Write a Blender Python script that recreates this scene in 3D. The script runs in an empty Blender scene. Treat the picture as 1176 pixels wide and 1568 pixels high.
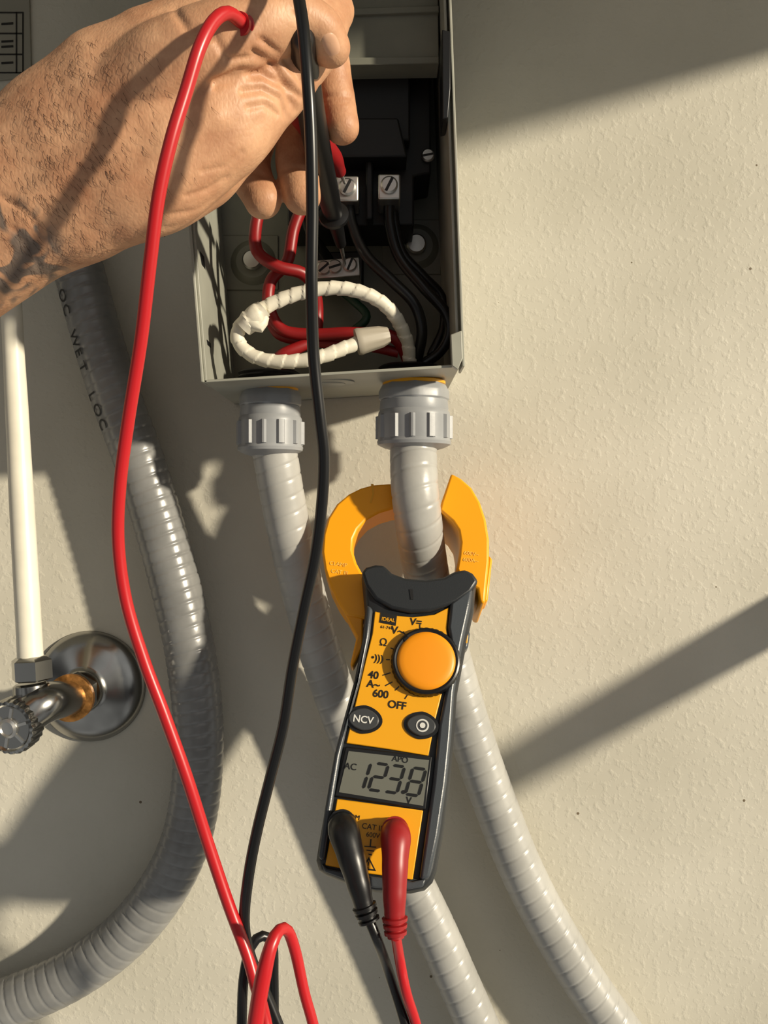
import bpy, bmesh, math, random
import numpy as np
from mathutils import Vector, Matrix
from mathutils.bvhtree import BVHTree
random.seed(4); np.random.seed(4)
S=0.00036; D=0.5
def P(x,y,h=0.0):
    k=(D-h)/D
    return Vector(((x-588)*S*k,-h,(784-y)*S*k))
def PX(v):
    k=D/(D+v[1]); return (588+v[0]*k/S, 784-v[2]*k/S)
def lin(c):
    o=[]
    for v in c:
        v=v/255.0
        o.append(v/12.92 if v<=0.04045 else ((v+0.055)/1.055)**2.4)
    return (*o,1)
# ---------------------------------------------------------------- materials
def mat(name,col,rough=.5,metal=0,bump=0,bscale=300,bdist=.0005,var=0,vscale=40,coat=0,sss=0,detail=4,spec=.5):
    m=bpy.data.materials.new(name); m.use_nodes=True
    nt=m.node_tree; b=nt.nodes['Principled BSDF']
    b.inputs['Base Color'].default_value=lin(col)
    b.inputs['Roughness'].default_value=rough
    b.inputs['Metallic'].default_value=metal
    b.inputs['Coat Weight'].default_value=coat
    b.inputs['Specular IOR Level'].default_value=spec
    if sss:
        b.inputs['Subsurface Weight'].default_value=sss
        b.inputs['Subsurface Radius'].default_value=(.006,.002,.001)
        b.inputs['Subsurface Scale'].default_value=.6
    tc=nt.nodes.new('ShaderNodeTexCoord')
    if var:
        n=nt.nodes.new('ShaderNodeTexNoise'); n.inputs['Scale'].default_value=vscale; n.inputs['Detail'].default_value=4
        nt.links.new(tc.outputs['Object'],n.inputs['Vector'])
        r=nt.nodes.new('ShaderNodeValToRGB')
        r.color_ramp.elements[0].position=.3; r.color_ramp.elements[1].position=.7
        r.color_ramp.elements[0].color=lin([max(0,c*(1-var)) for c in col])
        r.color_ramp.elements[1].color=lin([min(255,c*(1+var)) for c in col])
        nt.links.new(n.outputs['Fac'],r.inputs['Fac']); nt.links.new(r.outputs['Color'],b.inputs['Base Color'])
    if bump:
        n=nt.nodes.new('ShaderNodeTexNoise'); n.inputs['Scale'].default_value=bscale; n.inputs['Detail'].default_value=detail
        nt.links.new(tc.outputs['Object'],n.inputs['Vector'])
        bp=nt.nodes.new('ShaderNodeBump'); bp.inputs['Strength'].default_value=bump; bp.inputs['Distance'].default_value=bdist
        nt.links.new(n.outputs['Fac'],bp.inputs['Height']); nt.links.new(bp.outputs['Normal'],b.inputs['Normal'])
    return m
M={}
M['conduit']=mat('conduit_grey_pvc',(172,171,166),.33,0,.12,500,.0003,.05,60,spec=.55)
M['conduit_dark']=mat('conduit_dark_pvc',(128,128,126),.27,0,.12,500,.0003,.08,50,spec=.7)
M['fit']=mat('fitting_pvc',(150,152,154),.38,0,.1,400,.0003,.05,60)
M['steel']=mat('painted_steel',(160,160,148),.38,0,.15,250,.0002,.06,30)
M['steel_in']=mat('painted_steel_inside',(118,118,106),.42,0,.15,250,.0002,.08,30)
M['black']=mat('black_plastic',(20,20,21),.35,0,.1,900,.0001)
M['bakelite']=mat('black_bakelite',(16,16,17),.5,0,.1,500,.0001)
M['blackwire']=mat('black_insulation',(17,17,18),.32)
M['redwire']=mat('red_insulation',(186,27,33),.33,spec=.55)
M['redin']=mat('red_wire_insulation',(138,22,24),.4)
M['redplug']=mat('red_plug',(150,27,30),.4)
M['white']=mat('white_insulation',(222,216,198),.5,0,.2,400,.0004,.05,150)
M['whitepipe']=mat('white_tube',(230,225,208),.4,0,.1,300,.0002,.03,60)
M['wirenut']=mat('tan_wire_nut',(172,164,148),.5)
M['green']=mat('green_insulation',(20,60,40),.4)
M['alu']=mat('aluminium',(205,203,198),.38,1,.1,700,.0001)
M['brass']=mat('brass',(180,128,72),.45,1,.4,500,.0004,.25,250)
M['chrome']=mat('chrome',(165,164,160),.2,1,.08,200,.0002)
M['orange']=mat('meter_jaw_yellow',(252,168,6),.4,0,.06,900,.0001)
M['yellow']=mat('meter_panel_yellow',(236,166,18),.4,0,.06,900,.0001)
M['knob']=mat('meter_knob_orange',(244,152,14),.42,0,.06,900,.0001)
M['body']=mat('meter_body_black',(36,39,42),.42,0,.25,1500,.00015)
M['rim']=mat('meter_rubber_rim',(66,71,76),.34,0,.3,1400,.00015)
M['lcd']=mat('lcd_glass',(108,109,100),.25,0,spec=.6)
M['ink']=mat('black_ink',(20,17,12),.5)
M['lcdink']=mat('lcd_segment',(18,18,18),.4)
M['whiteink']=mat('white_ink',(215,215,210),.5)
M['darkink']=mat('conduit_print_ink',(22,22,24),.5)
M['jawink']=mat('jaw_relief',(255,205,90),.5)
M['greybtn']=mat('button_grey',(60,62,64),.4)
M['label']=mat('label_paper',(150,146,132),.5)
M['hair']=mat('arm_hair',(74,48,32),.6)
M['nail']=mat('finger_nail',(212,166,134),.3)

# wall
m=mat('wall_paint',(208,202,184),.6); M['wall']=m
nt=m.node_tree; b=nt.nodes['Principled BSDF']; tc=nt.nodes.new('ShaderNodeTexCoord')
n1=nt.nodes.new('ShaderNodeTexNoise'); n1.inputs['Scale'].default_value=250; n1.inputs['Detail'].default_value=4; n1.inputs['Roughness'].default_value=.5
r1=nt.nodes.new('ShaderNodeValToRGB'); r1.color_ramp.elements[0].position=.5; r1.color_ramp.elements[1].position=.8
n2=nt.nodes.new('ShaderNodeTexNoise'); n2.inputs['Scale'].default_value=16; n2.inputs['Detail'].default_value=2
mx=nt.nodes.new('ShaderNodeMath'); mx.operation='MULTIPLY_ADD'; mx.inputs[1].default_value=.65
bp=nt.nodes.new('ShaderNodeBump'); bp.inputs['Strength'].default_value=.34; bp.inputs['Distance'].default_value=.0010
for n in (n1,n2): nt.links.new(tc.outputs['Object'],n.inputs['Vector'])
nt.links.new(n1.outputs['Fac'],r1.inputs['Fac']); nt.links.new(r1.outputs['Color'],mx.inputs[0]); nt.links.new(n2.outputs['Fac'],mx.inputs[2])
nt.links.new(mx.outputs[0],bp.inputs['Height']); nt.links.new(bp.outputs['Normal'],b.inputs['Normal'])
n3=nt.nodes.new('ShaderNodeTexNoise'); n3.inputs['Scale'].default_value=9; n3.inputs['Detail'].default_value=5
nt.links.new(tc.outputs['Object'],n3.inputs['Vector'])
r3=nt.nodes.new('ShaderNodeValToRGB'); r3.color_ramp.elements[0].color=lin((197,192,176)); r3.color_ramp.elements[1].color=lin((211,206,191))
r3.color_ramp.elements[0].position=.35; r3.color_ramp.elements[1].position=.65
nt.links.new(n3.outputs['Fac'],r3.inputs['Fac'])
vo=nt.nodes.new('ShaderNodeTexVoronoi'); vo.inputs['Scale'].default_value=34
nt.links.new(tc.outputs['Object'],vo.inputs['Vector'])
lt=nt.nodes.new('ShaderNodeMath'); lt.operation='LESS_THAN'; lt.inputs[1].default_value=.026
nt.links.new(vo.outputs['Distance'],lt.inputs[0])
mc=nt.nodes.new('ShaderNodeMix'); mc.data_type='RGBA'; mc.inputs[7].default_value=lin((110,96,74))
nt.links.new(lt.outputs[0],mc.inputs[0]); nt.links.new(r3.outputs['Color'],mc.inputs[6]); nt.links.new(mc.outputs[2],b.inputs['Base Color'])

# skin
m=mat('skin',(196,128,88),.5,sss=.08,spec=.42); M['skin']=m
nt=m.node_tree; b=nt.nodes['Principled BSDF']; tc=nt.nodes.new('ShaderNodeTexCoord')
n1=nt.nodes.new('ShaderNodeTexNoise'); n1.inputs['Scale'].default_value=55; n1.inputs['Detail'].default_value=8; n1.inputs['Roughness'].default_value=.65
r1=nt.nodes.new('ShaderNodeValToRGB'); r1.color_ramp.elements[0].position=.3; r1.color_ramp.elements[1].position=.7
r1.color_ramp.elements[0].color=lin((172,120,88)); r1.color_ramp.elements[1].color=lin((218,170,132))
nt.links.new(tc.outputs['Object'],n1.inputs['Vector']); nt.links.new(n1.outputs['Fac'],r1.inputs['Fac'])
vd=nt.nodes.new('ShaderNodeVectorMath'); vd.operation='DISTANCE'
vd.inputs[1].default_value=P(5,400,.193)
nt.links.new(tc.outputs['Object'],vd.inputs[0])
mr=nt.nodes.new('ShaderNodeMapRange'); mr.inputs[1].default_value=.017; mr.inputs[2].default_value=.024; mr.inputs[3].default_value=.8; mr.inputs[4].default_value=0
nt.links.new(vd.outputs['Value'],mr.inputs[0])
wv=nt.nodes.new('ShaderNodeTexNoise'); wv.inputs['Scale'].default_value=110; wv.inputs['Detail'].default_value=0; wv.inputs['Distortion'].default_value=1.5
nt.links.new(tc.outputs['Object'],wv.inputs['Vector'])
rw=nt.nodes.new('ShaderNodeValToRGB'); rw.color_ramp.elements[0].position=.44; rw.color_ramp.elements[1].position=.56
nt.links.new(wv.outputs['Fac'],rw.inputs['Fac'])
mm=nt.nodes.new('ShaderNodeMath'); mm.operation='MULTIPLY'
nt.links.new(mr.outputs[0],mm.inputs[0]); nt.links.new(rw.outputs['Color'],mm.inputs[1])
mc=nt.nodes.new('ShaderNodeMix'); mc.data_type='RGBA'; mc.inputs[7].default_value=lin((86,88,86))
nt.links.new(mm.outputs[0],mc.inputs[0]); nt.links.new(r1.outputs['Color'],mc.inputs[6]); nt.links.new(mc.outputs[2],b.inputs['Base Color'])
v=nt.nodes.new('ShaderNodeTexVoronoi'); v.feature='DISTANCE_TO_EDGE'; v.inputs['Scale'].default_value=700
nn=nt.nodes.new('ShaderNodeTexNoise'); nn.inputs['Scale'].default_value=190; nn.inputs['Detail'].default_value=5
mp=nt.nodes.new('ShaderNodeMapping'); mp.inputs['Scale'].default_value=(1,1,.55); mp.inputs['Rotation'].default_value=(0,.6,0)
nt.links.new(tc.outputs['Object'],mp.inputs['Vector']); nt.links.new(mp.outputs[0],v.inputs['Vector']); nt.links.new(mp.outputs[0],nn.inputs['Vector'])
ma=nt.nodes.new('ShaderNodeMath'); ma.operation='MULTIPLY_ADD'; ma.inputs[1].default_value=.6
nt.links.new(v.outputs['Distance'],ma.inputs[0]); nt.links.new(nn.outputs['Fac'],ma.inputs[2])
bp=nt.nodes.new('ShaderNodeBump'); bp.inputs['Strength'].default_value=.24; bp.inputs['Distance'].default_value=.0009
nt.links.new(ma.outputs[0],bp.inputs['Height']); nt.links.new(bp.outputs['Normal'],b.inputs['Normal'])

# ---------------------------------------------------------------- helpers
def mkobj(name,verts,faces,mt,smooth=True,sharp=35):
    me=bpy.data.meshes.new(name); me.from_pydata([tuple(v) for v in verts],[],faces); me.update()
    bm=bmesh.new(); bm.from_mesh(me); bmesh.ops.recalc_face_normals(bm,faces=bm.faces); bm.to_mesh(me); bm.free()
    if smooth:
        for p in me.polygons: p.use_smooth=True
        try: me.set_sharp_from_angle(angle=math.radians(sharp))
        except Exception: pass
    me.materials.append(mt)
    o=bpy.data.objects.new(name,me); bpy.context.scene.collection.objects.link(o); return o
def group(name,objs):
    e=bpy.data.objects.new(name,None); e.empty_display_size=.02
    bpy.context.scene.collection.objects.link(e)
    for o in objs: o.parent=e
    return e
def bevel(o,w,seg=2):
    md=o.modifiers.new('bevel','BEVEL'); md.width=w; md.segments=seg; md.limit_method='ANGLE'; md.angle_limit=math.radians(35)
    return o
def prism(name,poly,vec,mt,bw=0,smooth=True):
    n=len(poly); vec=Vector(vec)
    vs=[Vector(p) for p in poly]+[Vector(p)+vec for p in poly]
    fs=[list(range(n)),list(range(2*n-1,n-1,-1))]+[[i,(i+1)%n,n+(i+1)%n,n+i] for i in range(n)]
    o=mkobj(name,vs,fs,mt,smooth)
    if bw: bevel(o,bw)
    return o
def plate(name,px,h0,h1,mt,bw=.0004):
    return prism(name,[P(x,y,h1) for x,y in px],(0,h1-h0,0),mt,bw)
def crom(pts,vals,step):
    n=len(pts); out=[];ov=[]
    for i in range(n-1):
        p0=pts[max(i-1,0)];p1=pts[i];p2=pts[i+1];p3=pts[min(i+2,n-1)]
        if i==0: p0=p1*2-p2
        if i+2>n-1: p3=p2*2-p1
        k=max(2,int((p2-p1).length/step))
        for j in range(k):
            t=j/k
            q=.5*((2*p1)+(p2-p0)*t+(2*p0-5*p1+4*p2-p3)*t*t+(3*p1-p0-3*p2+p3)*t**3)
            out.append(q); tt=t*t*(3-2*t); ov.append(vals[i]*(1-tt)+vals[i+1]*tt)
    out.append(pts[-1].copy()); ov.append(vals[-1]); return out,ov
def sweep(name,pts,rad,mt,seg=20,step=.003,rfun=None,spline=True,rounded=False,sharp=40,retpath=False):
    pts=[Vector(p) for p in pts]
    vals=list(rad) if isinstance(rad,(list,tuple)) else [rad]*len(pts)
    if spline: pts,vals=crom(pts,vals,step)
    n=len(pts); tang=[]
    for i in range(n):
        a=pts[max(i-1,0)];b_=pts[min(i+1,n-1)]; tang.append((b_-a).normalized())
    if rounded:
        k=5
        r0=vals[0];r1=vals[-1]
        a=[(pts[0]-tang[0]*r0*math.cos(math.pi/2*j/k),r0*max(.02,math.sin(math.pi/2*j/k))) for j in range(k)]
        z=[(pts[-1]+tang[-1]*r1*math.sin(math.pi/2*j/k),r1*max(.02,math.cos(math.pi/2*j/k))) for j in range(1,k+1)]
        pts=[q[0] for q in a]+pts+[q[0] for q in z]; vals=[q[1] for q in a]+vals+[q[1] for q in z]
        tang=[tang[0]]*k+tang+[tang[-1]]*k; n=len(pts)
    t0=tang[0]; u=t0.cross(Vector((0,1,0)))
    if u.length<.1: u=t0.cross(Vector((1,0,0)))
    u.normalize(); verts=[];s=0;fr=[]
    for i in range(n):
        if i: s+=(pts[i]-pts[i-1]).length
        t=tang[i]; u=(u-t*u.dot(t)).normalized(); w=t.cross(u); fr.append((pts[i],t,u,w,vals[i],s))
        for j in range(seg):
            th=2*math.pi*j/seg; r=vals[i]
            if rfun: r=rfun(r,s,th)
            verts.append(pts[i]+u*(r*math.cos(th))+w*(r*math.sin(th)))
    faces=[]
    for i in range(n-1):
        for j in range(seg):
            a=i*seg+j;b_=i*seg+(j+1)%seg; faces.append([a,b_,b_+seg,a+seg])
    faces.append(list(range(seg))[::-1]); faces.append(list(range((n-1)*seg,n*seg)))
    o=mkobj(name,verts,faces,mt,True,sharp)
    return (o,fr) if retpath else o
def lathe(name,origin,axis,prof,mt,seg=48,rfun=None,sharp=30):
    origin=Vector(origin); t=Vector(axis).normalized()
    u=t.cross(Vector((0,1,0)))
    if u.length<.1: u=t.cross(Vector((1,0,0)))
    u.normalize(); w=t.cross(u); verts=[]
    for (s,r) in prof:
        for j in range(seg):
            th=2*math.pi*j/seg; rr=rfun(r,s,th) if rfun else r
            verts.append(origin+t*s+u*(rr*math.cos(th))+w*(rr*math.sin(th)))
    faces=[];n=len(prof)
    for i in range(n-1):
        for j in range(seg):
            a=i*seg+j;b_=i*seg+(j+1)%seg; faces.append([a,b_,b_+seg,a+seg])
    faces.append(list(range(seg))[::-1]); faces.append(list(range((n-1)*seg,n*seg)))
    return mkobj(name,verts,faces,mt,True,sharp)
def pts3(l): return [P(*q) for q in l]

# ---------------------------------------------------------------- wall, added off-screen shadow casters
o=mkobj('wall_back',[(-1.6,0,-1.2),(1.6,0,-1.2),(1.6,0,1.2),(-1.6,0,1.2),(-1.6,.05,-1.2),(1.6,.05,-1.2),(1.6,.05,1.2),(-1.6,.05,1.2)],
  [[0,1,2,3],[7,6,5,4],[0,4,5,1],[1,5,6,2],[2,6,7,3],[3,7,4,0]],M['wall'],False)
def boxm(name,a,b,mt,bw=0):
    x0,y0,z0=a;x1,y1,z1=b
    return prism(name,[(x0,y0,z0),(x1,y0,z0),(x1,y0,z1),(x0,y0,z1)],(0,y1-y0,0),mt,bw)
boxm('offscreen_shadow_slab',(-.9,-.28,.33),(.481,0,.355),M['wall'],.002)  # unseen slab, added to cast the sloping shadow edge at upper right
rod_parts=[sweep('shadow_rod_shaft',[(.256,0,-.036),(.375,-.2,-.054)],.0125,M['steel'],20,.02,spline=False),  # unseen rod, added so its shadow makes the slanted stripe on the wall
    lathe('shadow_rod_base',(.256,0,-.036),(0,-1,0),[(0,.03),(.004,.03),(.005,.028),(.006,.013)],M['steel'])]
group('offscreen_shadow_rod',rod_parts)

# ---------------------------------------------------------------- conduits
def ribs(p=.0085,a=.0005,hel=1,w=.08,bulge=0.0):
    def f(r,s,th):
        q=((s+hel*th/(2*math.pi)*p)%p)/p
        d=min(q,1-q)
        return r-a*math.exp(-(d/w)**2)+bulge*math.sin(q*math.pi)
    return f
def fitting(name,c,r,top):
    x,y,h=c; o=P(x,y,h); ax=Vector((0,0,-1)); parts=[]
    parts.append(lathe('locknut_ring',o,ax,[(-.001,r*.80),(.003,r*.92),(.004,r*.94),(.0075,r*.94),(.009,r*.88)],M['fit'],8*6,
        lambda rr,s,th: rr*(1-.05*abs(math.sin(th*4)))))
    parts.append(lathe('collar',o,ax,[(.008,r*.86),(.0085,r*.90),(.0125,r*.92),(.014,r*.90)],M['fit'],48))
    def rib(rr,s,th):
        if .016<s<.0275:
            return rr+ .0013*(1 if (th/(2*math.pi)*12)%1<.3 else 0)
        return rr
    parts.append(lathe('gland_nut',o,ax,[(.013,r*.90),(.0145,r*.95),(.016,r*.96),(.0162,r*.96),(.0274,r*.96),(.0276,r*.96),(.029,r*.99),(.0305,r*.97),(.032,r*.8),(.033,r*.62)],M['fit'],120,rib))
    parts.append(lathe('gasket',o,ax,[(-.002,r*.75),(-.001,r*.84),(.0003,r*.84),(.001,r*.75)],M['yellow'],48))
    return parts,o
fb,ob=fitting('f',(634,588,.047),.0187,0)
cB=sweep('conduit_run',[ob+Vector((0,0,-.028)),P(633,690,.050),P(635,745,.056),P(641,800,.053),P(648,850,.041),P(658,900,.028),P(680,980,.022),P(712,1095,.020),P(747,1200,.019),P(800,1335,.018),P(868,1460,.018),P(950,1580,.018),P(1060,1720,.018)],
   .0117,M['conduit'],36,.0005,ribs(.0080,.00038,-1.4,.07))
group('flexible_conduit',[cB]+fb)
fa,oa=fitting('f',(414,597,.047),.0165,0)
cA=sweep('conduit_run',[oa+Vector((0,0,-.028)),P(420,690,.047),P(436,780,.042),P(458,880,.034),P(482,970,.026),P(515,1070,.020),P(560,1190,.018),P(612,1310,.018),P(665,1420,.018),P(705,1510,.018),P(745,1600,.018),P(800,1720,.018)],
   .0112,M['conduit'],36,.0005,ribs(.0080,.00038,-1.4,.07))
group('flexible_conduit.001',[cA]+fa)
cC,frC=sweep('conduit_run',pts3([(60,150,.016),(90,290,.016),(125,430,.016),(168,580,.017),(218,720,.018),(262,870,.018),(293,1010,.018),(304,1150,.018),(285,1285,.018),(225,1395,.018),(130,1480,.018),(0,1540,.018),(-140,1575,.018),(-300,1590,.018)]),
   .0132,M['conduit_dark'],36,.0006,ribs(.0062,.00038,-1,.10,.00008),retpath=True)
letters=[]
txt="OC WET LOC"
def text(s,mtx,size,mt,extr=.00005,name='lettering'):
    cu=bpy.data.curves.new(name,'FONT'); cu.body=s; cu.size=size; cu.extrude=extr; cu.align_x='CENTER'; cu.align_y='CENTER'
    cu.materials.append(mt)
    o=bpy.data.objects.new(name,cu); o.matrix_world=mtx; bpy.context.scene.collection.objects.link(o); return o
def frame_mtx(o,u,v,n):
    m=Matrix.Identity(4)
    for i,a in enumerate((u,v,n)):
        for k in range(3): m[k][i]=a[k]
    for k in range(3): m[k][3]=o[k]
    return m
idx=min(range(len(frC)),key=lambda i:abs(PX(frC[i][0])[1]-452))
s0=frC[idx][5]
for k,ch in enumerate(txt):
    if ch==' ': continue
    i=min(range(len(frC)),key=lambda q:abs(frC[q][5]-(s0+k*.0078))); p,t,_,_,r,_=frC[i]
    side=Vector((-1,0,0)); side=(side-t*side.dot(t)).normalized()
    out=t.cross(side)
    if out.y>0: out=-out
    nrm=(side*.70+out*.71).normalized()
    v_=nrm.cross(t).normalized()
    lo=text(ch,frame_mtx(p+nrm*(r+.0003),t,v_,nrm),.0090,M['darkink']); letters.append(lo)
group('flexible_conduit.002',[cC]+letters)

# ---------------------------------------------------------------- white tube + valve + escutcheon
e0=P(139,1050,0)
esc=lathe('escutcheon',e0,(0,-1,0),[(0,.0298),(.001,.0305),(.0025,.0298),(.005,.027),(.008,.0225),(.010,.017),(.012,.013),(.013,.0105),(.016,.0100),(.016,.008)],M['chrome'],64,sharp=60)
parts=[esc,
 sweep('stub',[e0,e0+Vector((0,-.04,0))],.0070,M['brass'],24,.01,spline=False),
 lathe('compression_nut',e0+Vector((0,-.020,0)),(0,-1,0),[(0,.010),(.001,.0115),(.009,.0115),(.010,.010)],M['chrome'],6,sharp=20),
 lathe('packing_ring',e0+Vector((0,-.030,0)),(0,-1,0),[(0,.009),(.001,.0122),(.004,.0122),(.005,.009)],M['brass'],32),
]
vc=P(70,1076,.052)
parts+=[sweep('valve_body',[e0+Vector((0,-.034,0)),vc,P(44,1094,.058)],[.0090,.0100,.0094],M['chrome'],32,.002,rounded=True),
 lathe('outlet_boss',vc+Vector((-.006,0,-.004)),(-.10,0,1),[(0,.0085),(.006,.0090),(.013,.0085),(.014,.007)],M['chrome'],32),
 lathe('outlet_nut',P(50,1042,.054),(-.05,0,1),[(0,.0080),(.001,.0100),(.010,.0100),(.0115,.0077),(.012,.0062)],M['chrome'],6,sharp=20)]
kp=P(32,1104,.056); ka=Vector((-.18,-.95,-.10)).normalized()
parts+=[lathe('handle',kp,ka,[(0,.010),(.001,.0130),(.0085,.0134),(.0105,.0127),(.011,.0114),(.0100,.0104),(.0100,.001)],M['chrome'],144,lambda r,s,th:r+(.0003*math.sin(th*24) if r>.0125 else 0)),
 lathe('handle_screw',kp+ka*.0098,ka,[(0,.0050),(.0015,.0048),(.0024,.0036),(.0015,.0030),(.0015,.0004)],M['alu'],24),
 sweep('handle_stem',[vc,kp+ka*.004],.006,M['brass'],20,.004,spline=False)]
for i_ in range(3):
    th=i_*math.pi/3+.3
    uu=ka.cross(Vector((0,0,1))).normalized(); ww=ka.cross(uu)
    d_=uu*math.cos(th)+ww*math.sin(th); e_=ka.cross(d_); c_=kp+ka*.0100
    parts.append(prism('handle_spoke',[c_+d_*.0100+e_*.0007,c_-d_*.0100+e_*.0007,c_-d_*.0100-e_*.0007,c_+d_*.0100-e_*.0007],ka*.0006,M['alu']))
tube=sweep('supply_tube',pts3([(47,1015,.054),(43,940,.053),(35,800,.050),(27,650,.046),(20,520,.042),(12,350,.04),(5,150,.038)]),[.0062,.0061,.0060,.0056,.0052,.005,.005],M['whitepipe'],28,.004)
parts.append(tube)
group('angle_stop_valve',parts)

# ---------------------------------------------------------------- junction box
BL=P(313,586,.085);BR=P(704,562,.085);TR=P(676,-200,.085);TL=P(250,-200,.085)
H=.085
bx=[]
def wallseg(name,a,b,th,mt,h0=.001,h1=H):
    d=(b-a).normalized(); nrm=Vector((-d.z,0,d.x))*th
    q=[a,b,b+nrm,a+nrm]
    return prism(name,[Vector((v.x,-h0,v.z)) for v in q],(0,-(h1-h0),0),mt,.0003)
bx.append(wallseg('side_left',TL,BL,.0013,M['steel']))
bx.append(wallseg('side_right',BR,TR,.0013,M['steel']))
bx.append(wallseg('bottom',BL,BR,.0013,M['steel']))
bx.append(wallseg('top',TR,TL,.0013,M['steel']))
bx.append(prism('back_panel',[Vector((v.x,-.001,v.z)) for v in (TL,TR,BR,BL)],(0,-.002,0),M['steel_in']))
bx.append(wallseg('rim_right',BR+Vector((.0022,0,.0)),TR+Vector((.0022,0,0)),.0012,M['steel'],.066,.087))
bx.append(wallseg('rim_left',TL+Vector((-.0012,0,0)),BL+Vector((-.0012,0,0)),.0012,M['steel'],.070,.087))
bx.append(plate('corner_tab',[(690,512),(707,506),(709,548),(701,566),(692,560)],.084,.088,M['steel']))
bx.append(plate('hinge_gasket',[(677,45),(690,48),(690,135),(686,180),(678,182)],.07,.09,M['black']))
for yy in (385,520):
    a=P(299 if yy==385 else 309,yy,.078)+Vector((.0021,0,0))
    bx.append(prism('slot',[a+Vector((0,.0,0)),a+Vector((0,.009,0)),a+Vector((0,.012,-.006)),a+Vector((0,.003,-.006))],(.0003,0,0),M['bakelite']))
def undercirc(px,py,h,r,nm):
    c=P(px,py,h)
    return lathe(nm,c,(0.02,0,-1),[(0,r),(.0012,r),(.0016,r*.9),(.0016,r*.1)],M['steel'],40)
bx.append(undercirc(505,583,.060,.012,'knockout'))
bx.append(undercirc(505,585,.060,.0075,'knockout_slug'))
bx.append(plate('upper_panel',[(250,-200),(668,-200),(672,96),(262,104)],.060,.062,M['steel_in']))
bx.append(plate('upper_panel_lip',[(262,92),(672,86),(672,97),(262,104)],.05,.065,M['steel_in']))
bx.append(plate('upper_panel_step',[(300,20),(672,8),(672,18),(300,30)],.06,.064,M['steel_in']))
bx.append(plate('fuse_block',[(440,104),(660,104),(660,265),(634,270),(634,345),(440,345)],.003,.040,M['bakelite'],.001))
bx.append(plate('fuse_block_upper',[(500,112),(628,112),(628,215),(500,215)],.04,.050,M['bakelite'],.001))
bx.append(plate('fuse_block_mid',[(520,180),(610,180),(624,240),(508,240)],.04,.058,M['bakelite'],.001))
bx.append(plate('fuse_block_rib',[(560,245),(571,245),(571,335),(560,335)],.04,.052,M['bakelite'],.001))
def screw(px,py,h,r,mt=None,ang=.6,hh=.002):
    c=P(px,py,h); mt=mt or M['alu']
    a=lathe('screw_head',c,(0,-1,0),[(0,r),(hh*.6,r),(hh,r*.8),(hh,r*.05)],mt,28)
    d=Vector((math.cos(ang),0,math.sin(ang))); e=Vector((-d.z,0,d.x))
    cc=c+Vector((0,-hh,0)); L=r*.85;w=r*.16
    s=prism('screw_slot',[cc+d*L+e*w,cc-d*L+e*w,cc-d*L-e*w,cc+d*L-e*w],(0,-.0002,0),M['bakelite'])
    return [a,s]
bx+=screw(655,239,.041,.0033,ang=.2)
for (lx,ly,hh) in ((596,286,.062),(532,289,.060)):
    bx.append(plate('terminal_lug',[(lx-17,ly-20),(lx+17,ly-20),(lx+17,ly+19),(lx-17,ly+19)],.04,hh,M['alu'],.0008))
    bx+=screw(lx,ly-2,hh,.0042,ang=1.1)
bx.append(plate('neutral_bar',[(484,398),(550,393),(552,422),(486,427)],.02,.044,M['alu'],.0008))
bx.append(plate('bar_base',[(478,386),(556,384),(556,430),(478,434)],.003,.02,M['bakelite'],.0008))
for q in ((496,411),(513,409),(536,406)): bx+=screw(*q,.044,.0036,ang=random.random()*3)
for (qx,qy) in ((637,378),(388,402)):
    c=P(qx,qy,.004)
    bx.append(lathe('boss',c,(0,-1,0),[(0,.0125),(.002,.0105),(.003,.009),(.003,.001)],M['steel_in'],40))
    bx.append(lathe('rivet',c+Vector((0,-.002,0)),(0,-1,0),[(0,.0055),(.004,.0054),(.005,.0045),(.0052,.001)],M['alu'],28))
    bx.append(plate('mount_pad',[(qx-52,qy-42),(qx+38,qy-42),(qx+38,qy+42),(qx-52,qy+42)],.003,.004,M['steel_in'],.0004))
for (bpx,hb) in ((627,.047),(412,.047)):
    c=P(bpx,575,hb); c.z=ob.z if bpx>500 else oa.z
    bx.append(lathe('bushing',c+Vector((0,0,.001)),(0,0,1),[(0,.0145),(.001,.0155),(.002,.0145),(.003,.0155),(.004,.0145),(.005,.0155),(.006,.0145),(.007,.0155),(.008,.014),(.008,.010)],M['bakelite'],40))
def W(name,l,r,mt,rf=None,step=.002,seg=16): 
    o=sweep(name,pts3(l),r,mt,seg,step,rf); bx.append(o); return o
W('black_conductor',[(596,305,.052),(597,345,.050),(612,395,.048),(648,440,.050),(682,478,.050),(688,510,.048),(672,540,.045),(640,562,.045)],.0027,M['blackwire'])
W('black_conductor',[(533,308,.052),(540,345,.054),(560,390,.058),(600,430,.060),(634,465,.060),(646,505,.056),(640,545,.050),(634,570,.047)],.0027,M['blackwire'])
W('black_conductor',[(600,305,.045),(606,350,.042),(618,390,.040),(650,425,.038),(676,455,.036),(680,500,.038),(660,545,.042)],.0025,M['blackwire'])
W('black_conductor',[(500,300,.055),(470,340,.050),(505,400,.030)],.0025,M['blackwire'])
W('red_conductor',[(405,300,.06),(392,345,.062),(394,385,.064),(425,408,.064),(462,418,.060),(480,440,.055),(486,480,.050),(478,520,.052),(430,545,.055),(415,570,.047)],.0030,M['redin'])
W('red_conductor',[(470,300,.055),(450,350,.056),(440,400,.056),(415,430,.055),(412,470,.055),(432,505,.055),(480,512,.055),(540,510,.058),(600,515,.056),(622,545,.050),(626,570,.047)],.0030,M['redin'])
W('red_conductor',[(425,410,.052),(410,450,.05),(418,500,.05),(450,520,.05),(560,530,.05),(610,540,.05)],.0026,M['redin'])
W('green_conductor',[(500,430,.03),(540,460,.03),(560,490,.035),(500,530,.035),(440,560,.045)],.0022,M['green'])
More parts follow.
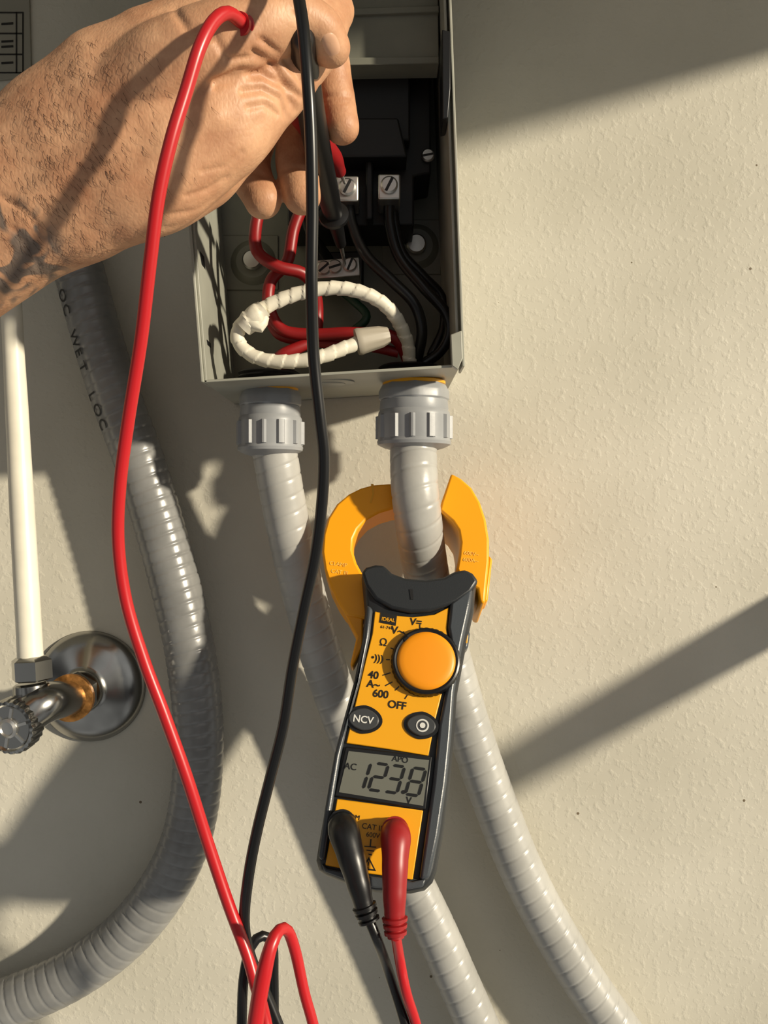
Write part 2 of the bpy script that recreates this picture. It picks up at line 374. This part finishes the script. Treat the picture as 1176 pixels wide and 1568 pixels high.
def wrap(r,s,th):
    q=((s+th/(2*math.pi)*.006)%.006)/.006
    return r*(1.0+.16*q-.08)
W('white_conductor',[(628,560,.050),(622,520,.056),(600,478,.066),(565,452,.072),(515,441,.075),(455,450,.076),(400,474,.077),(368,500,.077),(366,525,.076),(390,546,.076),(430,554,.077),(485,548,.076),(530,532,.072),(556,522,.068)],.0033,M['white'],wrap,.0006,24)
W('tape_knot',[(372,502,.078),(388,486,.079),(404,472,.079)],[.0046,.0052,.0042],M['white'],wrap,.0008,20)
W('tape_tail',[(384,492,.080),(398,500,.080),(406,485,.079)],[.0035,.003,.002],M['white'])
a=P(546,524,.068); b_=P(600,512,.066)
bx.append(lathe('wire_nut',a,b_-a,[(0,.0062),(.0015,.0066),(.003,.0062),(.012,.0050),(.016,.0036),(.0165,.001)],M['wirenut'],40,lambda r,s,th:r*(1+.04*math.sin(10*th)) if s>.003 else r))
group('electrical_disconnect_box',bx)

# label on wall
lb=[plate('plate_sheet',[(-60,-40),(44,-40),(48,118),(-60,128)],.0,.0015,M['label'],.0003)]
for y in (18,50,82,110): lb.append(plate('rule_line',[(-50,y),(34,y),(34,y+2),(-50,y+2)],.0014,.0018,M['ink'],0))
lb.append(plate('rule_line',[(24,18),(26,18),(26,112),(24,112)],.0014,.0018,M['ink'],0))
lb.append(plate('rule_line',[(34,18),(36,18),(36,112),(34,112)],.0014,.0018,M['ink'],0))
for i,y in enumerate((35,62,70,95)):
    lb.append(plate('print_mark',[(2,y),(20,y-1),(20,y+2),(2,y+3)],.0014,.0018,M['ink'],0))
group('wall_label',lb)

# ---------------------------------------------------------------- clamp meter
T=math.radians(22); A=math.radians(8.2)
U0=Vector((1,0,0));V0=Vector((0,math.sin(T),math.cos(T)));N=Vector((0,-math.cos(T),math.sin(T)))
U=U0*math.cos(A)-V0*math.sin(A); V=U0*math.sin(A)+V0*math.cos(A)
O=P(640,930,.082)
CAM=Vector((0,-D,0))
def Q(x,y,n=0.0):
    d=P(x,y,0)-CAM; o=O+N*n
    t=(o-CAM).dot(N)/d.dot(N)
    return CAM+d*t
def mp_(name,px,n0,n1,mt,bw=.0003):
    return prism(name,[Q(x,y,n1) for x,y in px],-N*(n1-n0),mt,bw)
Sil=[(553,876),(560,869),(575,866),(588,867),(600,878),(622,886),(652,888),(680,884),(695,876),(712,873),(724,878),(732,890),(728,930),(717,980),(702,1060),(698,1120),(692,1190),(682,1270),(670,1335),(664,1352),(652,1364),(630,1369),(575,1367),(540,1358),(498,1341),(486,1333),(482,1318),(485,1298),(497,1230),(512,1150),(523,1105),(541,1040),(554,975),(558,930)]
base=[Q(x,y,0) for x,y in Sil]
C0=Q(607,1115,0)
def layer(su,sv,n):
    out=[]
    for p in base:
        d=p-C0; u=d.dot(U); v=d.dot(V)
        out.append(C0+U*(u*su-.0)+V*(v*sv)+N*n)
    return out
L=[layer(.86,.94,-.031),layer(.95,.98,-.030),layer(1,1,-.026),layer(1.0,1.0,-.010),layer(.985,.995,-.004),layer(.93,.985,-.0008),layer(.88,.975,0)]
k=len(base); vs=[p for l in L for p in l]; fs=[list(range(k))[::-1]]
for i in range(len(L)-1):
    for j in range(k):
        fs.append([i*k+j,i*k+(j+1)%k,(i+1)*k+(j+1)%k,(i+1)*k+j])
fs.append(list(range((len(L)-1)*k,len(L)*k)))
mt_=[mkobj('housing',vs,fs,M['body'],True,50)]
mt_.append(mp_('collar',[(553,876),(560,868),(575,864),(588,865),(600,877),(622,885),(652,887),(680,883),(695,875),(712,871),(724,877),(733,889),(722,906),(700,922),(660,936),(630,938),(600,932),(575,918),(560,897)],-.012,.0025,M['body'],.0015))
mt_.append(mp_('collar_notch',[(627,902),(632,902),(633,918),(629,918)],.002,.0029,M['bakelite'],0))
mt_.append(mp_('panel_upper',[(574,936),(600,942),(632,945),(665,941),(687,930),(684,965),(690,1000),(676,1065),(667,1100),(656,1157),(595,1147),(530,1138),(541,1090),(560,1010),(570,970)],-.001,.0012,M['yellow'],.0004))
mt_.append(mp_('rim_left',[(562,925),(571,932),(566,975),(552,1040),(532,1110),(521,1160),(508,1240),(496,1318),(487,1314),(497,1240),(512,1155),(525,1105),(545,1040),(557,975)],-.008,.0030,M['rim'],.0012))
mt_.append(mp_('rim_right',[(690,922),(724,898),(719,935),(708,985),(696,1060),(691,1130),(684,1200),(672,1280),(658,1345),(642,1348),(650,1290),(663,1200),(672,1110),(682,1060),(694,1010),(686,960)],-.008,.0026,M['rim'],.0014))
mt_.append(mp_('rim_base',[(492,1322),(500,1330),(560,1341),(632,1350),(652,1346),(648,1358),(625,1362),(575,1360),(540,1351),(497,1335)],-.006,.0022,M['rim'],.0012))
mt_.append(mp_('lcd_bezel',[(529,1143),(662,1158),(652,1240),(512,1219)],-.001,.0016,M['black'],.0005))
mt_.append(mp_('lcd_screen',[(534,1150),(657,1164),(648,1234),(519,1213)],.001,.0019,M['lcd'],0))
mt_.append(mp_('panel_lower',[(516,1223),(648,1241),(632,1347),(560,1337),(498,1325)],-.001,.0012,M['yellow'],.0004))
mt_.append(mp_('side_wheel',[(704,958),(715,955),(720,970),(717,990),(706,1002),(702,985)],-.014,-.004,M['rim'],.001))
mt_.append(mp_('side_wheel_mark',[(711,966),(717,966),(716,984),(710,986)],-.006,-.0034,M['yellow'],.0003))
mt_.append(mp_('jaw_fixed',[(655,745),(620,740),(595,740),(570,742),(552,747),(534,756),(516,771),(502,793),(495,818),(493,845),(497,872),(506,900),(518,924),(530,942),(560,948),(575,935),(568,895),(556,880),(546,862),(540,842),(541,825),(548,810),(562,795),(580,785),(600,779),(630,776),(655,778)],-.028,-.011,M['orange'],.0012))
mt_.append(mp_('jaw_seam',[(568,741),(572,741),(573,756),(569,770),(566,770),(570,756)],-.012,-.0108,M['yellow'],0))
mt_.append(mp_('jaw_moving',[(691,724),(706,732),(722,746),(735,768),(744,795),(749,825),(749,860),(745,900),(743,924),(734,922),(731,902),(712,892),(699,872),(703,850),(705,830),(702,812),(693,798),(673,781),(676,768)],-.046,-.009,M['orange'],.0012))
mt_.append(mp_('jaw_moving_edge',[(749,850),(754,856),(747,920),(741,922)],-.026,-.012,M['orange'],.001))
mt_.append(mp_('jaw_trigger',[(527,938),(556,946),(556,990),(540,1022),(536,1018),(546,975)],-.022,-.012,M['orange'],.001))
dc=Q(652,1015,0)
mt_.append(lathe('dial_ring',dc+N*.001,N,[(0,.0158),(.0025,.0155),(.0036,.0149),(.0040,.0141),(.0036,.0130),(.003,.001)],M['black'],120,lambda r,s,th:r-(.0003 if (math.sin(th*40)>0 and r>.0150) else 0)))
mt_.append(lathe('dial_knob',dc+N*.0028,N,[(0,.0134),(.0015,.0133),(.0024,.0127),(.0030,.0115),(.0033,.0095),(.0035,.005),(.0036,.0005)],M['knob'],72,sharp=60))
def disc(px,py,r1,r2,n0,n1,mt,nm,pw=1.0):
    c=Q(px,py,n0); vs=[];K=32
    for j in range(K):
        th=2*math.pi*j/K
        vs.append(c+U*(r1*math.copysign(abs(math.cos(th))**pw,math.cos(th)))+V*(r2*math.sin(th)))
    return prism(nm,vs,N*(n1-n0),mt,.0005 if n1-n0>.0009 else 0)
mt_.append(mp_('dial_pointer',[(616,978),(624,972),(630,984),(623,989)],.003,.0052,M['black'],.0005))
mt_.append(disc(557,1102,.0083,.0062,.001,.0018,M['black'],'button_ncv_frame',1.25))
mt_.append(disc(557,1102,.0068,.0048,.0015,.0030,M['greybtn'],'button_ncv',1.25))
mt_.append(disc(645,1111,.0078,.0060,.001,.0018,M['black'],'button_hold_frame',1.25))
mt_.append(disc(645,1111,.0064,.0046,.0015,.0030,M['greybtn'],'button_hold',1.25))
mt_.append(disc(647,1111,.0028,.0028,.0029,.0032,M['whiteink'],'button_hold_ring'))
mt_.append(disc(647,1111,.0021,.0021,.003,.00335,M['greybtn'],'button_hold_ring_in'))
mt_.append(disc(647,1111,.0012,.0012,.003,.0036,M['whiteink'],'button_hold_dot'))
def mtext(s,px,py,size,mt,n=.0014,bold=0,sx=1):
    o=text(s,frame_mtx(Q(px,py,n),U*sx,V,N),size*.00029*1.35,mt)
    if bold: o.data.offset=bold
    mt_.append(o)
ik=M['ink']
mtext('V~',609,966,13,ik,bold=.00008); mtext('V=',637,953,12,ik,bold=.00008); mtext('Ω',587,984,12,ik,bold=.00004); mtext('•)))',578,1008,11,ik,bold=.00006)
mtext('40',572,1034,12,ik,bold=.00009); mtext('A~',572,1048,12,ik,bold=.00009); mtext('600',583,1063,12,ik,bold=.00009); mtext('OFF',608,1080,12,ik,bold=.00009)
mtext('NCV',556,1102,11,M['whiteink'],n=.0032,bold=.00008)
mt_.append(mp_('logo_block',[(583,938),(608,942),(606,958),(581,953)],.001,.0015,M['ink'],0))
mtext('IDEAL',594.5,949,6,M['yellow'],n=.0017,bold=.00003); mtext('61-744',592,961,5,ik)
mtext('AC',537,1174,10,M['lcdink'],n=.0021); mtext('APO',613,1163,9,M['lcdink'],n=.0021); mtext('V',626,1226,10,M['lcdink'],n=.0021,bold=.00005)
mtext('CAT III',571,1267,8,ik); mtext('600V',571,1279,7,ik); mtext('COM',540,1251,7,ik)
mtext('CLAMP',518,864,7,M['jawink'],n=-.0108); mtext('CAT III',520,876,7,M['jawink'],n=-.0108); mtext('600V~',722,848,7,M['jawink'],n=-.0088); mtext('600A~',721,858,7,M['jawink'],n=-.0088)
for (a1,b1,a2,b2) in ((598,992,603,994),(591,1010,597,1010),(586,1034,598,1030),(590,1050,601,1044),(605,1057,611,1051),(617,968,621,972),(643,956,643,962),(620,1070,624,1064)):
    d=Vector((a2-a1,b2-b1)).normalized(); e=Vector((-d.y,d.x))*.8
    mt_.append(mp_('scale_tick',[(a1+e.x,b1+e.y),(a2+e.x,b2+e.y),(a2-e.x,b2-e.y),(a1-e.x,b1-e.y)],.001,.0014,ik,0))
for (y,w) in ((1295,9),(1301,6),(1307,3)):
    mt_.append(mp_('ground_symbol',[(567-w,y),(567+w,y+1.5),(567+w,y+3),(567-w,y+1.5)],.001,.0014,ik,0))
mt_.append(mp_('ground_symbol',[(567,1285),(569,1285),(568,1296),(566,1296)],.001,.0014,ik,0))
mt_.append(mp_('warning_triangle',[(565,1312),(576,1334),(552,1331)],.001,.0014,ik,0))
mt_.append(mp_('warning_triangle_in',[(565,1317),(572,1331),(556,1329)],.0012,.0016,M['yellow'],0))
mtext('!',564,1325,10,ik,n=.0018)
segs={'1':'bc','2':'abged','3':'abgcd','8':'abcdefg'}
def digit(ch,px,py,w,h):
    c=Q(px,py,.002); t=.0012; sl=.16
    def pt(u,v): return c+U*(u+v*sl)+V*v
    D_={'a':((-w,h),(w,h)),'g':((-w,0),(w,0)),'d':((-w,-h),(w,-h)),'b':((w,0),(w,h)),'c':((w,-h),(w,0)),'f':((-w,0),(-w,h)),'e':((-w,-h),(-w,0))}
    for s in segs[ch]:
        (x0,y0),(x1,y1)=D_[s]; g=.0003
        if y0==y1: pp=[(x0+g,y0),(x0+g+t*.5,y0+t*.5),(x1-g-t*.5,y0+t*.5),(x1-g,y0),(x1-g-t*.5,y0-t*.5),(x0+g+t*.5,y0-t*.5)]
        else: pp=[(x0,y0+g),(x0-t*.5,y0+g+t*.5),(x0-t*.5,y1-g-t*.5),(x0,y1-g),(x0+t*.5,y1-g-t*.5),(x0+t*.5,y0+g+t*.5)]
        mt_.append(prism('lcd_segment',[pt(*q) for q in pp],N*.0002,M['lcdink']))
digit('1',554,1187,.0024,.0056); digit('2',580,1190,.0026,.0056); digit('3',605,1193,.0026,.0056); digit('8',637,1197,.0028,.0056)
mt_.append(disc(618,1213,.0008,.0008,.002,.0022,M['lcdink'],'lcd_point'))
meter=group('clamp_meter',mt_)

# ---------------------------------------------------------------- test leads
def stripes(p,a):
    return lambda r,s,th: r*(1-a*(1 if (s/p)%1<.4 else 0))
blk=[]; red=[]
blk.append(sweep('plug',[Q(524,1262,.006),Q(527,1275,.013),Q(537,1310,.015),Q(548,1350,.014),Q(557,1385,.012)],[.0060,.0064,.0056,.0048,.0040],M['black'],28,.001,rounded=True))
blk.append(sweep('plug_socket',[Q(524,1262,-.002),Q(524,1262,.010)],.0058,M['black'],28,.001,spline=False))
blk.append(sweep('strain_relief',[Q(556,1382,.012),Q(566,1412,.010)],[.0050,.0044],M['black'],24,.0004,stripes(.0026,.25)))
blk.append(sweep('cable_from_meter',[Q(565,1408,.010),Q(578,1440,.008),P(596,1490,.13),P(622,1575,.13),P(650,1700,.13)],.0021,M['blackwire'],16,.003))
red.append(sweep('plug',[Q(605,1272,.006),Q(606,1284,.013),Q(605,1320,.015),Q(604,1365,.014),Q(604,1400,.012)],[.0058,.0062,.0053,.0048,.0042],M['redplug'],28,.001,rounded=True))
red.append(sweep('plug_socket',[Q(605,1272,-.002),Q(605,1272,.010)],.0056,M['redplug'],28,.001,spline=False))
red.append(sweep('strain_relief',[Q(604,1400,.012),Q(606,1436,.010)],[.0052,.0044],M['redplug'],24,.0004,stripes(.0026,.25)))
red.append(sweep('cable_from_meter',[Q(606,1434,.010),P(612,1470,.135),P(622,1520,.135),P(640,1580,.13),P(665,1700,.13)],.0021,M['redwire'],16,.003))
red.append(sweep('cable',pts3([(392,48,.205),(372,36,.212),(350,20,.219),(328,32,.223),(306,72,.226),(285,140,.226),(262,215,.226),(243,300,.224),(230,400,.22),(216,520,.214),(197,640,.208),(184,740,.203),(181,830,.199),(193,920,.196),(220,1010,.194),(252,1095,.193),(286,1190,.192),(318,1290,.19),(350,1385,.19),(378,1460,.192),(392,1510,.195),(402,1545,.20),(412,1600,.205),(420,1700,.21)]),.0021,M['redwire'],20,.002))
red.append(sweep('cable_loop',pts3([(375,1680,.21),(392,1560,.212),(402,1500,.212),(415,1448,.21),(428,1424,.206),(441,1426,.202),(453,1460,.2),(466,1520,.2),(482,1580,.2),(500,1680,.2)]),[.0028,.0026,.0026,.0022,.0019,.0019,.0019,.0018,.0018,.0018],M['redwire'],20,.002))
red.append(sweep('handle_sleeve',pts3([(400,48,.198),(385,44,.205),(366,36,.213)]),[.0048,.0046,.0036],M['redwire'],24,.0006,stripes(.0024,.2)))
red.append(sweep('probe',pts3([(440,150,.16),(480,205,.12),(508,238,.095),(520,262,.078)]),[.0045,.0045,.0042,.0030],M['redplug'],24,.001,rounded=True))
red.append(sweep('probe_tip',pts3([(519,260,.079),(528,280,.064)]),[.0011,.0008],M['alu'],12,.003,spline=False))
blk.append(sweep('cable',pts3([(448,-90,.21),(455,-20,.222),(464,40,.228),(471,120,.230),(476,210,.228),(478,320,.224),(477,430,.22),(480,540,.214),(490,640,.21),(496,700,.207),(493,770,.204),(483,850,.20),(466,930,.197),(448,1020,.194),(434,1110,.192),(414,1190,.19),(393,1275,.19),(380,1345,.19),(374,1410,.188),(382,1460,.186),(402,1510,.184),(430,1580,.184),(470,1690,.184)]),[.0019]*23,M['blackwire'],20,.002))
blk.append(sweep('cable_loop',pts3([(368,1680,.18),(370,1570,.18),(373,1500,.18),(384,1450,.178),(402,1433,.176),(417,1447,.174),(419,1500,.172),(420,1590,.172),(424,1690,.172)]),.0018,M['blackwire'],20,.002))
blk.append(sweep('probe',pts3([(462,60,.20),(470,130,.175),(484,215,.14),(498,280,.11),(508,318,.092),(514,342,.08)]),[.0045,.0052,.0054,.0052,.0046,.0036],M['black'],28,.001,rounded=True))
blk.append(lathe('finger_guard',P(511,328,.087),P(527,400,.05)-P(508,310,.095),[(-.001,.0040),(0,.0068),(.0015,.0070),(.0028,.0064),(.0035,.004)],M['black'],36))
blk.append(sweep('probe_neck',[P(513,338,.082),P(522,374,.066)],[.0036,.0026],M['black'],20,.003,spline=False))
blk.append(sweep('probe_tip',[P(521,372,.067),P(528,404,.047)],[.0011,.0007],M['alu'],12,.003,spline=False))
group('black_test_lead',blk); group('red_test_lead',red)

# ---------------------------------------------------------------- hand
def limb(stations,seg=28,step=.002):
    pts=[P(s[0],s[1],s[2]) for s in stations]
    a=[s[3]*S*(D-s[2])/D for s in stations]; b=[s[4] for s in stations]
    p1,av=crom(pts,a,step); _,bv=crom(pts,b,step)
    n=len(p1); tang=[(p1[min(i+1,n-1)]-p1[max(i-1,0)]).normalized() for i in range(n)]
    K=6; pts2=[];A2=[];B2=[];T2=[]
    for j in range(K):
        c=math.cos(math.pi/2*j/K); s_=max(.05,math.sin(math.pi/2*j/K)); m_=min(av[0],bv[0])
        pts2.append(p1[0]-tang[0]*m_*c);A2.append(av[0]*s_);B2.append(bv[0]*s_);T2.append(tang[0])
    pts2+=p1;A2+=av;B2+=bv;T2+=tang
    for j in range(1,K+1):
        s_=math.sin(math.pi/2*j/K); c=max(.05,math.cos(math.pi/2*j/K)); m_=min(av[-1],bv[-1])
        pts2.append(p1[-1]+tang[-1]*m_*s_);A2.append(av[-1]*c);B2.append(bv[-1]*c);T2.append(tang[-1])
    vs=[];fs=[]
    for i in range(len(pts2)):
        t=T2[i]; w=t.cross(Vector((0,1,0)))
        if w.length<.2: w=Vector((1,0,0))
        w.normalize(); d=t.cross(w).normalized()
        for j in range(seg):
            th=2*math.pi*j/seg
            vs.append(pts2[i]+w*(A2[i]*math.cos(th))+d*(B2[i]*math.sin(th)))
    for i in range(len(pts2)-1):
        for j in range(seg):
            q=i*seg+j;r=i*seg+(j+1)%seg; fs.append([q,r,r+seg,q+seg])
    fs.append(list(range(seg))[::-1]); fs.append(list(range((len(pts2)-1)*seg,len(pts2)*seg)))
    return vs,fs
limbs=[
 [(-420,640,.165,150,.033),(-250,510,.168,130,.028),(-120,415,.172,120,.024),(0,330,.178,124,.021),(105,255,.184,150,.0195),(200,200,.188,166,.019),(285,145,.188,152,.019),(350,90,.184,135,.018),(410,40,.176,118,.016),(450,-10,.165,100,.013)],
 [(180,170,.190,80,.016),(260,110,.198,75,.015),(340,70,.200,66,.0145),(400,45,.199,52,.0125),(450,32,.197,42,.0105),(487,44,.194,36,.0092),(506,72,.190,31,.0078)],
 [(150,300,.182,75,.015),(230,290,.182,72,.015),(300,262,.178,62,.014),(350,225,.172,50,.012),(395,175,.168,45,.011)],
 [(330,200,.176,55,.013),(390,150,.176,50,.012),(430,110,.176,45,.011),(455,80,.174,42,.011)],
 [(420,-20,.165,50,.013),(478,10,.150,38,.010),(500,80,.138,33,.0088),(512,140,.136,30,.0080),(524,195,.138,27,.0070)],
 [(430,20,.160,48,.012),(475,90,.128,36,.0095),(466,170,.116,34,.0088),(455,240,.120,34,.0086),(463,302,.126,29,.0074)],
 [(410,60,.158,46,.012),(425,130,.125,36,.0095),(394,200,.112,34,.0088),(381,255,.116,34,.0086),(403,308,.124,29,.0074)],
 [(380,100,.156,44,.012),(362,150,.125,34,.009),(335,200,.112,30,.008),(326,240,.116,27,.0072),(342,270,.122,23,.0062)],
]
vs=[];fs=[]
for l in limbs:
    v,f=limb(l); k0=len(vs); vs+=v; fs+=[[i+k0 for i in q] for q in f]
raw=mkobj('hand_raw',vs,fs,M['skin'])
rm=raw.modifiers.new('r','REMESH'); rm.mode='VOXEL'; rm.voxel_size=.00085
sm=raw.modifiers.new('s','SMOOTH'); sm.factor=.5; sm.iterations=14
dg=bpy.context.evaluated_depsgraph_get(); dg.update()
me=bpy.data.meshes.new_from_object(raw.evaluated_get(dg))
bpy.data.objects.remove(raw)
nv=len(me.vertices); co=np.empty(nv*3); me.vertices.foreach_get('co',co); co=co.reshape(-1,3)
no=np.empty(nv*3); me.vertex_normals.foreach_get('vector',no); no=no.reshape(-1,3)
kx=D/(D+co[:,1]); pxx=588+co[:,0]*kx/S; pyy=784-co[:,2]*kx/S
face=np.clip(-no[:,1]*2.0,0,1)*(co[:,1]<-.155)
face2=np.clip(-no[:,1]*2.0,0,1)*(co[:,1]<-.10)
def polyd(pl):
    d=np.full(nv,1e9)
    for (x0,y0),(x1,y1) in zip(pl[:-1],pl[1:]):
        dx,dy=x1-x0,y1-y0; t=np.clip(((pxx-x0)*dx+(pyy-y0)*dy)/(dx*dx+dy*dy),0,1)
        d=np.minimum(d,np.hypot(pxx-x0-t*dx,pyy-y0-t*dy))
    return d
disp=np.zeros(nv)
feat=[([(330,128),(370,112),(405,112),(438,132),(452,168)],-.0022,8),
 ([(388,78),(418,98),(440,128),(462,150)],-.0014,5),([(372,140),(402,136),(430,152),(440,178)],-.0013,6),
 ([(380,165),(405,160),(425,175)],-.0008,5),
 ([(400,60),(430,84),(455,112),(472,140)],-.0012,5),([(350,92),(392,88),(415,100)],-.0012,6),
 ([(300,45),(330,60),(345,85)],-.0008,6),([(270,20),(290,50),(330,50)],-.0009,7),
 ([(285,300),(320,290),(348,272)],-.0006,4),([(255,330),(300,322),(338,300)],-.0006,4),
 ([(230,350),(270,348),(312,330)],-.0005,4),([(310,262),(345,255),(370,232)],-.0005,4),
 ([(468,58),(480,72),(478,92)],-.0007,4),([(452,20),(463,42),(460,70)],-.0008,5),
 ([(40,310),(130,235),(220,165),(300,80)],.0011,16),([(90,350),(180,290),(270,220),(330,180)],.0009,16),
 ([(20,350),(45,380),(60,410)],-.0006,5),([(0,300),(35,320),(70,360)],-.0006,5)]
for pl,a,w in feat: disp+=a*np.exp(-(polyd(pl)/w)**2)*face
for pl,a,w in [([(490,150),(512,146),(535,148)],-.0006,4),([(492,158),(512,154),(532,156)],-.0004,3),([(430,262),(455,256),(482,262)],-.0006,4),([(360,272),(385,262),(410,270)],-.0006,4)]:
    disp+=a*np.exp(-(polyd(pl)/w)**2)*face2*(co[:,1]>-.155)
disp+=face*.0003*np.sin(pxx*.045+pyy*.03)*np.sin(pyy*.05-pxx*.02)
co=co+no*disp[:,None]
me.vertices.foreach_set('co',co.reshape(-1)); me.update()
for p in me.polygons: p.use_smooth=True
me.materials.clear(); me.materials.append(M['skin'])
hand=bpy.data.objects.new('skin_surface',me); bpy.context.scene.collection.objects.link(hand)
hp=[hand]
bvh=BVHTree.FromPolygons([Vector(c) for c in co],[tuple(p.vertices) for p in me.polygons])
def hit(px,py):
    d=(P(px,py,0)-CAM).normalized(); return bvh.ray_cast(CAM,d)
def nail(cx,cy,rx,ry,ang):
    vs=[];fs=[];K=24;R=5
    for i in range(R+1):
        for j in range(K):
            th=2*math.pi*j/K; rr=i/R
            u=rx*rr*math.copysign(abs(math.cos(th))**.75,math.cos(th)); v=ry*rr*math.copysign(abs(math.sin(th))**.75,math.sin(th))
            x=cx+u*math.cos(ang)-v*math.sin(ang); y=cy+u*math.sin(ang)+v*math.cos(ang)
            loc,nn,_,_=hit(x,y)
            if loc is None: return
            vs.append(loc+Vector((0,-1,0))*(.0006*(1-rr**4)-.0001))
    for i in range(R):
        for j in range(K): fs.append([i*K+j,i*K+(j+1)%K,(i+1)*K+(j+1)%K,(i+1)*K+j])
    hp.append(mkobj('thumb_nail',vs,fs,M['nail'],True,80))
nail(507,68,13,19,-.35)
cu=bpy.data.curves.new('arm_hair','CURVE'); cu.dimensions='3D'; cu.bevel_depth=.000055; cu.bevel_resolution=0
cnt=0
for i in range(1500):
    x=random.uniform(-30,330); y=random.uniform(60,440)
    w=math.exp(-((x-90)/110)**2)
    if random.random()>w: continue
    loc,nn,_,_=hit(x,y)
    if loc is None or nn.y>-.15 or loc.y>-.15: continue
    d=Vector((.5+random.uniform(-.15,.15),0,-.65+random.uniform(-.2,.2))); d=(d-nn*d.dot(nn)).normalized()
    sd_=nn.cross(d)*random.uniform(-.25,.25)
    l=random.uniform(.003,.006)
    sp=cu.splines.new('POLY'); sp.points.add(4)
    for q_ in range(5):
        f_=q_/4; c_=loc+d*l*f_+sd_*l*f_*f_+nn*(.0005*math.sin(f_*math.pi)-.0001+.0001*f_)
        sp.points[q_].co=(*c_,1); sp.points[q_].radius=1-.85*f_
    cnt+=1
cu.materials.append(M['hair'])
ho=bpy.data.objects.new('arm_hair',cu); bpy.context.scene.collection.objects.link(ho); hp.append(ho)
group('human_hand',hp)
print('hairs',cnt,'hand verts',nv)

# ---------------------------------------------------------------- light, world, camera
sd=Vector((-1.6,1,-.48)).normalized()
sun=bpy.data.lights.new('sun','SUN'); sun.energy=4.9; sun.angle=math.radians(2.4); sun.color=(1,.89,.70)
so=bpy.data.objects.new('sun',sun); so.rotation_euler=sd.to_track_quat('-Z','Y').to_euler(); so.location=(2,-1.5,1); bpy.context.scene.collection.objects.link(so)
w=bpy.data.worlds.new('world'); bpy.context.scene.world=w; w.use_nodes=True
nt=w.node_tree; bg=nt.nodes['Background']; tc=nt.nodes.new('ShaderNodeTexCoord')
nz=nt.nodes.new('ShaderNodeTexNoise'); nz.inputs['Scale'].default_value=1.6; nz.inputs['Detail'].default_value=2
rp=nt.nodes.new('ShaderNodeValToRGB'); rp.color_ramp.elements[0].position=.36; rp.color_ramp.elements[1].position=.66
rp.color_ramp.elements[0].color=(.057,.057,.056,1); rp.color_ramp.elements[1].color=(.605,.605,.59,1)
nt.links.new(tc.outputs['Generated'],nz.inputs['Vector']); nt.links.new(nz.outputs['Fac'],rp.inputs['Fac']); nt.links.new(rp.outputs['Color'],bg.inputs['Color'])
bg.inputs['Strength'].default_value=.85
cam=bpy.data.cameras.new('camera'); co_=bpy.data.objects.new('camera',cam); bpy.context.scene.collection.objects.link(co_)
co_.location=(0,-D,0); co_.rotation_euler=(math.pi/2,0,0)
cam.sensor_fit='VERTICAL'; cam.sensor_height=24; cam.lens=24*D/(1568*S); cam.clip_start=.005; cam.clip_end=50
bpy.context.scene.camera=co_
bpy.context.scene.view_settings.view_transform='Standard'
